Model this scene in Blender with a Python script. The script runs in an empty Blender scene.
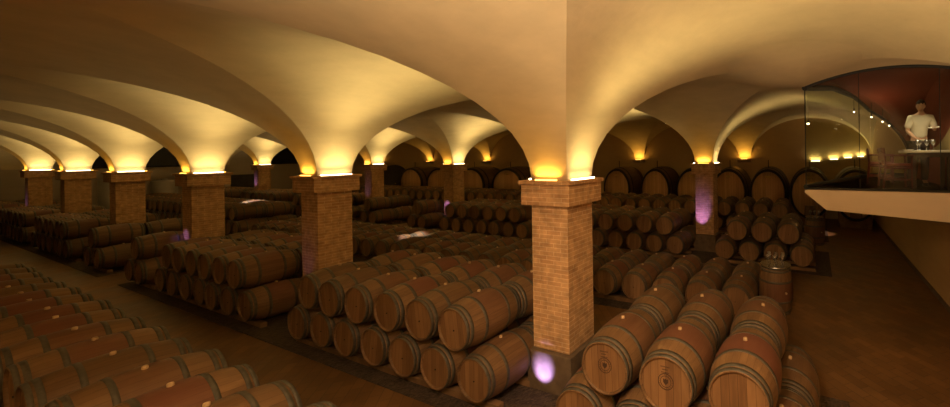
import bpy, bmesh, math, random
from mathutils import Vector, Matrix
random.seed(7)
PI = math.pi
C = bpy.context.scene.collection
sc = bpy.context.scene

# ------------------------------------------------------------------ helpers
def link(o, parent=None):
    C.objects.link(o)
    if parent is not None: o.parent = parent
    return o
def obj(name, bm, mats, parent=None, smooth=None, loc=None):
    me = bpy.data.meshes.new(name)
    if smooth is not None:
        for f in bm.faces: f.smooth = True
        for e in bm.edges:
            if len(e.link_faces) == 2 and e.calc_face_angle(0) > math.radians(smooth): e.smooth = False
    bm.to_mesh(me); bm.free()
    if not isinstance(mats, (list, tuple)): mats = [mats]
    for m in mats: me.materials.append(m)
    o = bpy.data.objects.new(name, me)
    link(o, parent)
    if loc is not None: o.location = loc
    return o
def tag(o, label=None, cat=None, group=None, kind=None):
    if label: o['label'] = label
    if cat: o['category'] = cat
    if group: o['group'] = group
    if kind: o['kind'] = kind
    return o
def empty(name, loc=(0, 0, 0), rz=0):
    o = bpy.data.objects.new(name, None); o.empty_display_size = .2
    link(o); o.location = loc; o.rotation_euler = (0, 0, rz)
    return o
def copy_tree(o, parent=None):
    c = o.copy(); C.objects.link(c)
    if parent is not None: c.parent = parent
    for ch in list(o.children): copy_tree(ch, c)
    return c
def box(bm, x0, x1, y0, y1, z0, z1, mi=0):
    v = [bm.verts.new(p) for p in ((x0,y0,z0),(x1,y0,z0),(x1,y1,z0),(x0,y1,z0),(x0,y0,z1),(x1,y0,z1),(x1,y1,z1),(x0,y1,z1))]
    for q in ((3,2,1,0),(4,5,6,7),(0,1,5,4),(1,2,6,5),(2,3,7,6),(3,0,4,7)):
        f = bm.faces.new([v[i] for i in q]); f.material_index = mi
def bevel(bm, w, seg=2):
    bmesh.ops.bevel(bm, geom=list(bm.edges), offset=w, segments=seg, affect='EDGES', profile=.6)
def lathe(bm, prof, n=24, axis='Z', mi=0, cap=True, M=None, sx=1, sy=1):
    rings = []
    for r, h in prof:
        ring = []
        for k in range(n):
            a = 2*PI*k/n
            p = Vector((r*math.cos(a)*sx, r*math.sin(a)*sy, h))
            if axis == 'Y': p = Vector((p.x, h, p.y))
            if axis == 'X': p = Vector((h, p.x, p.y))
            if M is not None: p = M @ p
            ring.append(bm.verts.new(p))
        rings.append(ring)
    fs = []
    for a, b in zip(rings, rings[1:]):
        for k in range(n):
            fs.append(bm.faces.new((a[k], a[(k+1) % n], b[(k+1) % n], b[k])))
    if cap:
        fs.append(bm.faces.new(list(reversed(rings[0])))); fs.append(bm.faces.new(rings[-1]))
    for f in fs: f.material_index = mi
    return fs
def tube(bm, pts, r, n=8, mi=0):
    pts = [Vector(p) for p in pts]; rings = []
    for i, p in enumerate(pts):
        d = (pts[min(i+1, len(pts)-1)] - pts[max(i-1, 0)]).normalized()
        u = d.cross(Vector((0, 0, 1)))
        if u.length < .1: u = d.cross(Vector((1, 0, 0)))
        u.normalize(); w = d.cross(u)
        rings.append([bm.verts.new(p + (u*math.cos(2*PI*k/n) + w*math.sin(2*PI*k/n))*r) for k in range(n)])
    for a, b in zip(rings, rings[1:]):
        for k in range(n):
            f = bm.faces.new((a[k], a[(k+1) % n], b[(k+1) % n], b[k])); f.material_index = mi
    bm.faces.new(list(reversed(rings[0]))).material_index = mi; bm.faces.new(rings[-1]).material_index = mi
def prism(bm, poly, a0, a1, plane='XZ', mi=0):
    def P(u, v, w):
        return {'XZ': (u, w, v), 'XY': (u, v, w), 'YZ': (w, u, v)}[plane]
    A = [bm.verts.new(P(u, v, a0)) for u, v in poly]; B = [bm.verts.new(P(u, v, a1)) for u, v in poly]
    n = len(poly); fs = [bm.faces.new(A), bm.faces.new(list(reversed(B)))]
    for i in range(n): fs.append(bm.faces.new((A[i], B[i], B[(i+1) % n], A[(i+1) % n])))
    for f in fs: f.material_index = mi
    bmesh.ops.recalc_face_normals(bm, faces=fs)

# ------------------------------------------------------------------ materials
class NT:
    def __init__(s, name):
        s.m = bpy.data.materials.new(name); s.m.use_nodes = True; s.t = s.m.node_tree; s.b = s.t.nodes['Principled BSDF']
        s.b.inputs['Specular IOR Level'].default_value = .3
    def n(s, t, **kw):
        x = s.t.nodes.new(t)
        for k, v in kw.items():
            if k in x.inputs: x.inputs[k].default_value = v
            else: setattr(x, k, v)
        return x
    def l(s, a, b): s.t.links.new(a, b)
    def ramp(s, stops):
        r = s.n('ShaderNodeValToRGB'); e = r.color_ramp.elements
        while len(e) < len(stops): e.new(.5)
        for q, (p, c) in zip(e, stops): q.position = p; q.color = (*c, 1)
        return r
    def mix(s, fac, a, b, mode='MIX'):
        x = s.n('ShaderNodeMix', data_type='RGBA', blend_type=mode)
        for i, v in ((0, fac), (6, a), (7, b)):
            if hasattr(v, 'is_output') or isinstance(v, bpy.types.NodeSocket): s.l(v, x.inputs[i])
            else: x.inputs[i].default_value = v if i == 0 else (*v, 1)
        return x.outputs[2]
    def math(s, op, a, b=0, c=None):
        x = s.n('ShaderNodeMath', operation=op)
        for i, v in enumerate((a, b) if c is None else (a, b, c)):
            if isinstance(v, bpy.types.NodeSocket): s.l(v, x.inputs[i])
            else: x.inputs[i].default_value = v
        return x.outputs[0]
    def bump(s, h, st=.3, d=.01):
        b = s.n('ShaderNodeBump', Strength=st, Distance=d); s.l(h, b.inputs['Height']); s.l(b.outputs[0], s.b.inputs['Normal'])
def flat(name, col, rough=.6, metal=0, noise=0, emit=None, est=0, scale=12):
    t = NT(name); t.b.inputs['Base Color'].default_value = (*col, 1); t.b.inputs['Roughness'].default_value = rough; t.b.inputs['Metallic'].default_value = metal
    if noise:
        tc = t.n('ShaderNodeTexCoord'); nz = t.n('ShaderNodeTexNoise', Scale=scale, Detail=5.0); t.l(tc.outputs['Object'], nz.inputs['Vector'])
        r = t.ramp([(.3, tuple(c*(1-noise) for c in col)), (.7, tuple(min(1, c*(1+noise)) for c in col))]); t.l(nz.outputs[0], r.inputs[0]); t.l(r.outputs[0], t.b.inputs['Base Color'])
    if emit: t.b.inputs['Emission Color'].default_value = (*emit, 1); t.b.inputs['Emission Strength'].default_value = est
    return t.m
def plaster(name, col, var=.10):
    t = NT(name); tc = t.n('ShaderNodeTexCoord')
    a = t.n('ShaderNodeTexNoise', Scale=.55, Detail=4.0, Roughness=.55); t.l(tc.outputs['Object'], a.inputs['Vector'])
    mp = t.n('ShaderNodeMapping'); mp.inputs['Scale'].default_value = (1.2, 1.2, 5); t.l(tc.outputs['Object'], mp.inputs[0])
    b = t.n('ShaderNodeTexNoise', Scale=1.6, Detail=6.0, Roughness=.6); t.l(mp.outputs[0], b.inputs['Vector'])
    f = t.math('ADD', t.math('MULTIPLY', a.outputs[0], .6), t.math('MULTIPLY', b.outputs[0], .4))
    r = t.ramp([(.32, tuple(c*(1-var) for c in col)), (.68, tuple(min(1, c*(1+var*.7)) for c in col))]); t.l(f, r.inputs[0])
    t.l(r.outputs[0], t.b.inputs['Base Color']); t.b.inputs['Roughness'].default_value = .85
    n2 = t.n('ShaderNodeTexNoise', Scale=6.0, Detail=5.0); t.l(tc.outputs['Object'], n2.inputs['Vector'])
    t.bump(n2.outputs[0], .25, .02)
    return t.m
def brick_mat(name, c1, c2, mort):
    t = NT(name); g = t.n('ShaderNodeNewGeometry'); s = t.n('ShaderNodeSeparateXYZ'); t.l(g.outputs['Position'], s.inputs[0])
    u = t.math('ADD', s.outputs[0], s.outputs[1]); cb = t.n('ShaderNodeCombineXYZ'); t.l(u, cb.inputs[0]); t.l(s.outputs[2], cb.inputs[1])
    br = t.n('ShaderNodeTexBrick', Scale=1.0); t.l(cb.outputs[0], br.inputs['Vector'])
    br.inputs['Brick Width'].default_value = .24; br.inputs['Row Height'].default_value = .0585; br.inputs['Mortar Size'].default_value = .005; br.inputs['Mortar Smooth'].default_value = .3; br.inputs['Bias'].default_value = 0
    br.inputs['Color1'].default_value = (*c1, 1); br.inputs['Color2'].default_value = (*c2, 1); br.inputs['Mortar'].default_value = (*mort, 1)
    nz = t.n('ShaderNodeTexNoise', Scale=9.0, Detail=6.0); t.l(g.outputs['Position'], nz.inputs['Vector'])
    r = t.ramp([(.25, (.62, .62, .62)), (.75, (1.2, 1.2, 1.2))]); t.l(nz.outputs[0], r.inputs[0])
    t.l(t.mix(1.0, br.outputs[0], r.outputs[0], 'MULTIPLY'), t.b.inputs['Base Color']); t.b.inputs['Roughness'].default_value = .85
    t.bump(t.math('SUBTRACT', 1.0, br.outputs[1]), .6, .006)
    return t.m
def wood_body(name, stain):
    # barrel staves along local Y; a wine stain round the bung band belongs to the wood
    t = NT(name); tc = t.n('ShaderNodeTexCoord'); s = t.n('ShaderNodeSeparateXYZ'); t.l(tc.outputs['Object'], s.inputs[0])
    oi = t.n('ShaderNodeObjectInfo')
    ang = t.math('MULTIPLY', t.math('ARCTAN2', s.outputs[0], s.outputs[2]), 28/(2*PI))
    idx = t.math('FLOOR', ang); fr = t.math('FRACT', ang)
    wn = t.n('ShaderNodeTexWhiteNoise', noise_dimensions='2D'); cb = t.n('ShaderNodeCombineXYZ'); t.l(idx, cb.inputs[0]); t.l(oi.outputs['Random'], cb.inputs[1]); t.l(cb.outputs[0], wn.inputs[0])
    mp = t.n('ShaderNodeMapping'); mp.inputs['Scale'].default_value = (14, 1.6, 14); t.l(tc.outputs['Object'], mp.inputs[0])
    ad = t.n('ShaderNodeVectorMath', operation='ADD'); t.l(mp.outputs[0], ad.inputs[0]); cc = t.n('ShaderNodeCombineXYZ'); t.l(t.math('MULTIPLY', oi.outputs['Random'], 37.0), cc.inputs[1]); t.l(t.math('MULTIPLY', wn.outputs[0], 9.0), cc.inputs[0]); t.l(cc.outputs[0], ad.inputs[1])
    gr = t.n('ShaderNodeTexNoise', Scale=2.2, Detail=6.0, Roughness=.6); t.l(ad.outputs[0], gr.inputs['Vector'])
    f = t.math('ADD', t.math('MULTIPLY', gr.outputs[0], .7), t.math('MULTIPLY', wn.outputs[0], .3))
    r = t.ramp([(.2, (.100, .054, .025)), (.55, (.158, .089, .041)), (.85, (.215, .130, .063))]); t.l(f, r.inputs[0])
    line = t.math('LESS_THAN', t.math('ABSOLUTE', t.math('SUBTRACT', fr, .5)), .47)
    lc = t.mix(line, (.6, .55, .5), (1, 1, 1)); col = t.mix(1.0, r.outputs[0], lc, 'MULTIPLY')
    if stain:
        n3 = t.n('ShaderNodeTexNoise', Scale=5.0, Detail=4.0); t.l(ad.outputs[0], n3.inputs['Vector'])
        y = t.math('ABSOLUTE', s.outputs[1])
        k = t.math('LESS_THAN', y, .175)
        up = t.n('ShaderNodeMapRange'); t.l(s.outputs[2], up.inputs[0]); up.inputs[1].default_value = -.2; up.inputs[2].default_value = .3
        amt = t.math('MULTIPLY', t.math('MULTIPLY', k, up.outputs[0]), t.math('ADD', t.math('MULTIPLY', n3.outputs[0], .6), t.math('SUBTRACT', t.math('MULTIPLY', oi.outputs['Random'], 1.1), .42)))
        col = t.mix(t.math('MINIMUM', t.math('MAXIMUM', amt, 0.0), .8), col, (.110, .036, .024))
    v = t.math('ADD', t.math('MULTIPLY', oi.outputs['Random'], .45), .78); cv = t.n('ShaderNodeCombineColor'); t.l(v, cv.inputs[0]); t.l(v, cv.inputs[1]); t.l(v, cv.inputs[2])
    col = t.mix(1.0, col, cv.outputs[0], 'MULTIPLY')
    t.l(col, t.b.inputs['Base Color']); t.b.inputs['Roughness'].default_value = .55
    t.bump(line, .4, .004)
    return t.m
def wood_head(name, boards=7, a=(.145, .075, .033), b=(.27, .150, .067), rough=.6):
    t = NT(name); tc = t.n('ShaderNodeTexCoord'); s = t.n('ShaderNodeSeparateXYZ'); t.l(tc.outputs['Object'], s.inputs[0]); oi = t.n('ShaderNodeObjectInfo')
    bx = t.math('MULTIPLY', s.outputs[0], boards/.56); idx = t.math('FLOOR', bx); fr = t.math('FRACT', bx)
    wn = t.n('ShaderNodeTexWhiteNoise', noise_dimensions='2D'); cb = t.n('ShaderNodeCombineXYZ'); t.l(idx, cb.inputs[0]); t.l(oi.outputs['Random'], cb.inputs[1]); t.l(cb.outputs[0], wn.inputs[0])
    mp = t.n('ShaderNodeMapping'); mp.inputs['Scale'].default_value = (16, 16, 2); t.l(tc.outputs['Object'], mp.inputs[0])
    ad = t.n('ShaderNodeVectorMath', operation='ADD'); t.l(mp.outputs[0], ad.inputs[0]); cc = t.n('ShaderNodeCombineXYZ'); t.l(t.math('MULTIPLY', t.math('ADD', wn.outputs[0], oi.outputs['Random']), 23.0), cc.inputs[2]); t.l(cc.outputs[0], ad.inputs[1])
    gr = t.n('ShaderNodeTexNoise', Scale=2.0, Detail=6.0); t.l(ad.outputs[0], gr.inputs['Vector'])
    f = t.math('ADD', t.math('MULTIPLY', gr.outputs[0], .6), t.math('MULTIPLY', wn.outputs[0], .4))
    r = t.ramp([(.25, a), (.8, b)]); t.l(f, r.inputs[0])
    line = t.math('LESS_THAN', t.math('ABSOLUTE', t.math('SUBTRACT', fr, .5)), .475); lc = t.mix(line, (.45, .4, .35), (1, 1, 1))
    t.l(t.mix(1.0, r.outputs[0], lc, 'MULTIPLY'), t.b.inputs['Base Color']); t.b.inputs['Roughness'].default_value = rough
    return t.m
def floor_mat():
    t = NT('cotto_floor'); tc = t.n('ShaderNodeTexCoord'); mp = t.n('ShaderNodeMapping'); mp.inputs['Rotation'].default_value = (0, 0, PI/4); t.l(tc.outputs['Object'], mp.inputs[0])
    br = t.n('ShaderNodeTexBrick', Scale=1.0); t.l(mp.outputs[0], br.inputs['Vector'])
    br.inputs['Brick Width'].default_value = .30; br.inputs['Row Height'].default_value = .15; br.inputs['Mortar Size'].default_value = .006
    br.inputs['Color1'].default_value = (.20, .108, .045, 1); br.inputs['Color2'].default_value = (.145, .077, .032, 1); br.inputs['Mortar'].default_value = (.12, .066, .03, 1)
    n = t.n('ShaderNodeTexNoise', Scale=.8, Detail=7.0, Roughness=.65); t.l(tc.outputs['Object'], n.inputs['Vector'])
    r = t.ramp([(.3, (.55, .55, .55)), (.7, (1.25, 1.2, 1.1))]); t.l(n.outputs[0], r.inputs[0])
    t.l(t.mix(1.0, br.outputs[0], r.outputs[0], 'MULTIPLY'), t.b.inputs['Base Color'])
    r2 = t.ramp([(.3, (.38, .38, .38)), (.7, (.62, .62, .62))]); t.l(n.outputs[0], r2.inputs[0]); t.l(r2.outputs[0], t.b.inputs['Roughness'])
    t.bump(t.math('SUBTRACT', 1.0, br.outputs[1]), .3, .003)
    return t.m
def gravel_mat():
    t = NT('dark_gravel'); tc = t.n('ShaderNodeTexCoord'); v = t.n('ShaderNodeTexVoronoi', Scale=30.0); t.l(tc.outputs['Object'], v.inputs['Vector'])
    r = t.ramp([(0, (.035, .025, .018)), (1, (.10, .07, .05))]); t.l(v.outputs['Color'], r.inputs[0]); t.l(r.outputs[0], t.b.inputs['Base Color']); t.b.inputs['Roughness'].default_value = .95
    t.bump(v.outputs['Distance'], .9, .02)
    return t.m
def glass_mat(name, refl=.10, tint=(.93, .95, .88), fres=True, rough=0.0):
    m = bpy.data.materials.new(name); m.use_nodes = True; t = m.node_tree; t.nodes.clear()
    o = t.nodes.new('ShaderNodeOutputMaterial'); mx = t.nodes.new('ShaderNodeMixShader'); tr = t.nodes.new('ShaderNodeBsdfTransparent'); gl = t.nodes.new('ShaderNodeBsdfGlossy'); lw = t.nodes.new('ShaderNodeFresnel')
    tr.inputs[0].default_value = (*tint, 1); gl.inputs['Roughness'].default_value = rough; lw.inputs[0].default_value = 1.5
    ad = t.nodes.new('ShaderNodeMath'); ad.operation = 'MULTIPLY_ADD'; ad.inputs[1].default_value = 1.0; ad.inputs[2].default_value = refl-.04
    if not fres: ad.inputs[0].default_value = .03
    else: t.links.new(lw.outputs[0], ad.inputs[0])
    t.links.new(ad.outputs[0], mx.inputs[0]); t.links.new(tr.outputs[0], mx.inputs[1]); t.links.new(gl.outputs[0], mx.inputs[2]); t.links.new(mx.outputs[0], o.inputs[0])
    return m

M_ceil = plaster('ochre_vault_plaster', (.62, .50, .30), .15)
M_wall = plaster('ochre_wall_plaster', (.50, .35, .175))
M_grey = plaster('pale_grey_plaster', (.40, .34, .27))
M_red = plaster('oxide_red_plaster', (.20, .045, .018), .18)
M_olive = plaster('olive_plaster', (.42, .33, .15))
M_slab = plaster('pale_slab_render', (.78, .62, .42), .05)
M_floor = floor_mat(); M_gravel = gravel_mat()
M_brick = brick_mat('tuscan_brick', (.54, .325, .155), (.43, .24, .11), (.66, .46, .27))
M_plinth = flat('plinth_stone', (.125, .088, .056), .75, noise=.25, scale=7)
M_stave = wood_body('oak_staves', True); M_head = wood_head('oak_head')
M_cstave = wood_body('cask_staves', False); M_chead = wood_head('cask_front', 5, (.40, .215, .09), (.56, .33, .15))
M_hoop = flat('galvanised_hoop', (.075, .068, .052), .55, .15, noise=.3, scale=20)
M_chime = flat('chime_wood', (.25, .15, .08), .7)
M_bung = flat('pale_bung', (.50, .35, .20), .6)
M_dark = flat('dark_hole', (.03, .02, .015), .9)
M_ink = flat('branded_ink', (.05, .028, .018), .9)
M_black = flat('black_iron', (.016, .014, .013), .5, .3)
M_rail = flat('rail_timber', (.20, .115, .055), .8, noise=.3, scale=5)
M_brass = flat('brass_plate', (.55, .36, .12), .35, .8)
M_steel = flat('grey_tank_steel', (.42, .39, .35), .45, .3, noise=.1, scale=2)
M_night = flat('unlit_window_glass', (.004, .004, .005), .3)
M_door = flat('dark_door_paint', (.05, .045, .045), .6, noise=.2, scale=3)
M_frame = flat('black_window_frame', (.02, .019, .016), .5)
M_glass = glass_mat('box_glass', .03); M_glass2 = glass_mat('thin_glass', .05, fres=False)
M_wglass = glass_mat('wine_glass', .5, (.97, .96, .93), rough=.22)
M_chair = flat('oxblood_chair_wood', (.105, .018, .014), .4, noise=.2, scale=8)
M_pad = flat('red_leather_pad', (.24, .06, .045), .5)
M_cloth = flat('cream_tabletop', (.80, .72, .58), .5)
M_tleg = flat('dark_table_wood', (.05, .028, .018), .5)
M_skin = flat('skin', (.52, .29, .18), .55); M_shirt = flat('cream_shirt', (.74, .66, .50), .8, noise=.06, scale=9)
M_trou = flat('dark_trousers', (.05, .035, .028), .85); M_hair = flat('dark_hair', (.03, .017, .011), .7); M_shoe = flat('black_shoe', (.02, .017, .015), .5)
M_white = flat('white_china', (.85, .80, .70), .3)
M_eye = flat('dark_eye', (.02, .015, .012), .4)
def emis(name, col, st):
    m = flat(name, (.8, .8, .8), .5, emit=col, est=st); return m
M_led = emis('warm_led_strip', (1, .80, .46), 10); M_amber = emis('amber_lamp', (1, .52, .08), 4); M_bulb = emis('small_spot_bulb', (1, .86, .62), 14)

# ------------------------------------------------------------------ plan of the cellar
S1 = 6.115; PW = .61; ROWS = [-3.72, 4.16, 12.05]; Y_BACK = 19.95; X_END = -39.77; X_SIDE = 2.42; Z0 = 2.92; RISE = 2.0
def px1(n): return -3.08 - S1*n          # right face of pillar n
XB = [(X_END, -3.69-S1*5)] + [(-3.08-S1*(n+1), -3.69-S1*n) for n in range(4, -1, -1)] + [(-3.08, X_SIDE)]
YB = [(-11.0, -3.72), (-3.11, 4.16), (4.77, 12.05), (12.66, Y_BACK)]
def prof(v, bays):
    for a, b in bays:
        if a-1e-6 <= v <= b+1e-6:
            q = (v-(a+b)/2)/((b-a)/2); return RISE*math.sqrt(max(0, 1-q*q))
    return 0.0
def vault(x, y): return Z0 + max(prof(x, XB), prof(y, YB))
NS = 28
def samples(bays):
    out = []
    for a, b in bays:
        for k in range(NS+1): out.append(((a+b)/2 - (b-a)/2*math.cos(PI*k/NS), k))
    return out
bm = bmesh.new(); xs = samples(XB); ys = samples(YB)
G = [[bm.verts.new((x, y, vault(x, y))) for (y, j) in ys] for (x, i) in xs]
for a in range(len(xs)-1):
    for b in range(len(ys)-1):
        p, q, r, s = G[a][b], G[a+1][b], G[a+1][b+1], G[a][b+1]
        i, j = xs[a][1], ys[b][1]
        if i < NS and j < NS and i == j: bm.faces.new((p, r, q)); bm.faces.new((p, s, r))
        elif i < NS and j < NS and i+j == NS-1: bm.faces.new((p, s, q)); bm.faces.new((q, s, r))
        else: bm.faces.new((p, s, r, q))
gi = {}
for a in range(len(xs)):
    for b in range(len(ys)): gi[G[a][b]] = (xs[a][1], ys[b][1])
for f in bm.faces: f.smooth = True
for e in bm.edges:
    (i1, j1), (i2, j2) = gi[e.verts[0]], gi[e.verts[1]]
    if i1 != i2 and j1 != j2 and ((i1 == j1 and i2 == j2) or (i1+j1 == NS and i2+j2 == NS)): e.smooth = False
tag(obj('ceiling', bm, M_ceil), kind='structure')
bm = bmesh.new(); box(bm, X_END-.2, X_SIDE+.2, -11.2, Y_BACK+.2, -.2, 0); tag(obj('floor', bm, M_floor), kind='structure')
bm = bmesh.new(); box(bm, X_END-.2, X_SIDE+.2, Y_BACK, Y_BACK+.2, 0, 5.1); tag(obj('wall_back', bm, M_wall), kind='structure')
bm = bmesh.new(); box(bm, X_END-.2, X_SIDE+.2, -11.2, -11.0, 0, 5.1); tag(obj('wall_front', bm, M_wall), kind='structure')
bm = bmesh.new(); box(bm, X_SIDE, X_SIDE+.2, -11, Y_BACK, 0, 5.1); tag(obj('wall_right', bm, M_wall), kind='structure')
bm = bmesh.new(); box(bm, X_END-.2, X_END, -11, Y_BACK, 0, 5.1); tag(obj('wall_left', bm, M_grey), kind='structure')
bm = bmesh.new(); box(bm, X_SIDE-.02, X_SIDE, 4.9, Y_BACK, 0, .12); tag(obj('baseboard_right', bm, M_plinth), kind='structure')
# half-round unlit windows of the end wall
for i, yc in enumerate((8.41, 16.3)):
    bm = bmesh.new(); n = 20; poly = [(yc+1.8*math.cos(PI*k/n), 2.95+1.62*math.sin(PI*k/n)) for k in range(n+1)]
    prism(bm, poly, X_END, X_END+.04, 'YZ'); w = tag(obj('window_%d' % (i+1), bm, M_night), kind='structure')
    bm = bmesh.new(); tube(bm, [(X_END+.05, y, z) for y, z in poly], .05, 6); tube(bm, [(X_END+.05, yc-1.85, 2.93), (X_END+.05, yc+1.85, 2.93)], .06, 6)
    obj('window_frame', bm, M_frame, w)
bm = bmesh.new(); box(bm, X_END, X_END+.06, 12.72, 13.95, 0, 2.15); d = tag(obj('door_1', bm, M_door), kind='structure')
bm = bmesh.new(); lathe(bm, [(.03, 0), (.03, .06)], 10, 'X'); o = obj('door_handle', bm, M_brass, d, loc=(X_END+.06, 13.6, 1.05))
bm = bmesh.new(); n = 16; poly = [(-34.0, 0), (-30.6, 0)] + [(-32.3+1.7*math.cos(PI*k/n), 1.75+.9*math.sin(PI*k/n)) for k in range(n+1)]
prism(bm, poly, Y_BACK-.05, Y_BACK, 'XZ'); d = tag(obj('door_2', bm, M_door), kind='structure')
bm = bmesh.new(); lathe(bm, [(.03, 0), (.03, -.06)], 10, 'Y'); obj('door_handle', bm, M_brass, d, loc=(-32.1, Y_BACK-.05, 1.1))

# ------------------------------------------------------------------ lamps that light the hall
NL = [0]
def alight(loc, rot, sx, sy, col, w, spread=180, name='lamp_light'):
    l = bpy.data.lights.new(name, 'AREA'); l.shape = 'RECTANGLE'; l.size = sx; l.size_y = sy; l.color = col; l.energy = w; l.spread = math.radians(spread)
    o = bpy.data.objects.new(name, l); C.objects.link(o); o.location = loc; o.rotation_euler = rot; return o
def slight(loc, target, col, w, ang, blend=.5, size=.03, name='spot_light'):
    l = bpy.data.lights.new(name, 'SPOT'); l.color = col; l.energy = w; l.spot_size = math.radians(ang); l.spot_blend = blend; l.shadow_soft_size = size
    o = bpy.data.objects.new(name, l); C.objects.link(o); o.location = loc
    o.rotation_euler = (Vector(target)-Vector(loc)).to_track_quat('-Z', 'Y').to_euler(); return o
XW = 50.0; YW = 3.0
COL_X = (1, .76, .34); COL_Y = (1, .50, .07)
ORD = ['first','second','third','fourth','fifth','sixth','seventh','eighth','ninth','tenth','eleventh','twelfth','thirteenth','fourteenth','fifteenth','sixteenth','seventeenth','eighteenth','nineteenth','twentieth']
T = ['', '', 'twenty', 'thirty', 'forty', 'fifty']
while len(ORD) < 60:
    k = len(ORD)+1; ORD.append(T[k//10]+'-'+ORD[k % 10-1] if k % 10 else {30: 'thirtieth', 40: 'fortieth', 50: 'fiftieth', 60: 'sixtieth'}[k])

def make_pillar():
    r = empty('brick_pillar')
    h = PW/2
    bm = bmesh.new(); box(bm, -h, h, -h, h, .56, 2.60); obj('shaft', bm, M_brick, r)
    bm = bmesh.new(); box(bm, -h-.065, h+.065, -h-.065, h+.065, 0, .55); bevel(bm, .008, 1); obj('plinth', bm, M_plinth, r)
    bm = bmesh.new(); box(bm, -h-.10, h+.10, -h-.10, h+.10, 2.58, 2.865); obj('capital', bm, M_brick, r)
    bm = bmesh.new(); box(bm, -h-.135, h+.135, -h-.135, h+.135, 2.865, 2.92); bevel(bm, .008, 1); obj('cornice', bm, M_brick, r)
    for s in (-1, 1):
        bm = bmesh.new(); box(bm, -.0125, .0125, -h+.03, h-.03, 0, .02); obj('led_strip', bm, M_led, r, loc=(s*(h+.06), 0, 2.92))
        bm = bmesh.new(); box(bm, -.18, .18, -.012, .012, 0, .02); obj('amber_lamp', bm, M_amber, r, loc=(0, s*(h+.06), 2.92))
    return r
def light_pillar(x0, y0, purple=None, xw0=XW, yw=YW, rf=1):
    xc, yc = x0-PW/2, y0+PW/2; h = PW/2
    for s in (-1, 1):
        xw = xw0*(rf if s > 0 else 1)
        alight((xc+s*(h+.125), yc, 2.955), (0, PI + s*.22, 0), .03, PW*.85, COL_X, xw*.13, 120)
        alight((xc+s*(h+.125), yc, 2.955), (0, PI + s*.86, 0), .03, PW*.85, COL_X, xw*.38, 78)
        alight((xc+s*(h+.06), yc, 2.95), (0, PI + s*.1, 0), .03, PW*.9, COL_X, .6)
        alight((xc, yc+s*(h+.065), 2.955), (PI - s*.05, 0, 0), PW*.7, .05, COL_Y, yw)
    if purple:
        w, z, dz = purple
        if z < .5: slight((xc-.09, y0-.065-.30, .15), (xc-.09, y0-.065, .29), (.50, .36, 1), 95, 66, 1.0, .01, 'purple_uplight')
        else: slight((xc-.09, y0-.50, z-dz), (xc-.09, y0, z+(.12 if dz > 0 else 0)), (.46, .25, 1), w*1.2, 44, 1.0, .02, 'purple_uplight')
PP = make_pillar(); first = True
prow = {0: 'nearest brick pillar, purple light on its stone base, front row', 1: 'second brick pillar of the front row, left of the nearest',
        2: 'third brick pillar of the front row, counting leftwards', 3: 'fourth brick pillar of the front row, with three more glowing vault feet around',
        4: 'fifth brick pillar of the front row, second from far left', 5: 'leftmost brick pillar, sixth and last of the front row'}
qrow = {0: 'brick pillar of the back row with strong purple light, right of nearest', 1: 'back row brick pillar mostly hidden behind the nearest pillar',
        2: 'back row brick pillar, second left of the nearest, purple spot low down', 3: 'back row brick pillar just right of the second front pillar',
        4: 'back row brick pillar hidden behind the second front pillar', 5: 'back row brick pillar between second and third front pillars'}
mrow = {0: 'brick pillar behind the camera on the right', 1: 'brick pillar behind the camera on the left', 2: 'brick pillar furthest left behind the camera'}
prow[3] = 'fourth brick pillar of the front row, third from far left'
PUR = {('p', 0): (34, .27, .17), ('p', 1): (3, 1.1, .6), ('p', 2): (12, 1.15, -.5), ('p', 5): (10, 1.3, .5), ('q', 0): (95, 1.15, .62), ('q', 2): (34, .95, -.55), ('q', 3): (9, 1.6, .9), ('q', 5): (22, 1.7, .5)}
for row, lab, key in ((4.16, prow, 'p'), (12.05, qrow, 'q'), (-3.72, mrow, 'm')):
    for n, L in lab.items():
        o = PP if first else copy_tree(PP); first = False
        o.location = (px1(n)-PW/2, row+PW/2, 0); tag(o, L, 'pillar', 'brick pillars carrying the vaults')
        light_pillar(px1(n), row, PUR.get((key, n)), XW*(1.15 if key == 'q' else 1), YW*(1.3 if key == 'q' else 1), {('q', 0): .5, ('p', 0): .8}.get((key, n), 1))

# ------------------------------------------------------------------ wall corbels
def make_corbel():
    bm = bmesh.new(); prism(bm, [(0, 2.92), (-.30, 2.92), (-.30, 2.87), (-.24, 2.80), (0, 2.74)], -.34, .34, 'YZ')
    return obj('wall_corbel', bm, M_brick)
CB = make_corbel(); cn = 0
cl = {0: 'brick corbel with amber glow, right of the strongly purple pillar', 1: 'brick corbel with amber glow on back wall, left of strongly purple pillar', 3: 'brick corbel with amber glow between nearest pillar and its left back-row neighbour', 4: 'brick corbel with amber glow between the two back row pillars', 2: 'brick corbel on back wall hidden behind the nearest pillar', 5: 'brick corbel furthest left on the back wall'}
for n in range(6):
    o = CB if n == 0 else CB.copy()
    if n: C.objects.link(o)
    xc = px1(n)-PW/2; o.location = (xc, Y_BACK, 0); tag(o, cl[n], 'corbel', 'corbels on the back wall')
    bm = bmesh.new(); box(bm, -.16, .16, -.012, .012, 0, .02); obj('amber_lamp', bm, M_amber, o, loc=(0, -.22, 2.92))
    alight((xc, Y_BACK-.22, 2.955), (PI-.2, 0, 0), .45, .05, COL_Y, 7)
o = CB.copy(); C.objects.link(o); o.location = (X_SIDE, 4.465, 0); o.rotation_euler = (0, 0, -PI/2); tag(o, 'brick corbel on right wall beside the camera', 'corbel')
alight((X_SIDE-.2, 4.465, 2.955), (0, PI+.3, 0), .06, .5, COL_X, 10)
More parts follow.
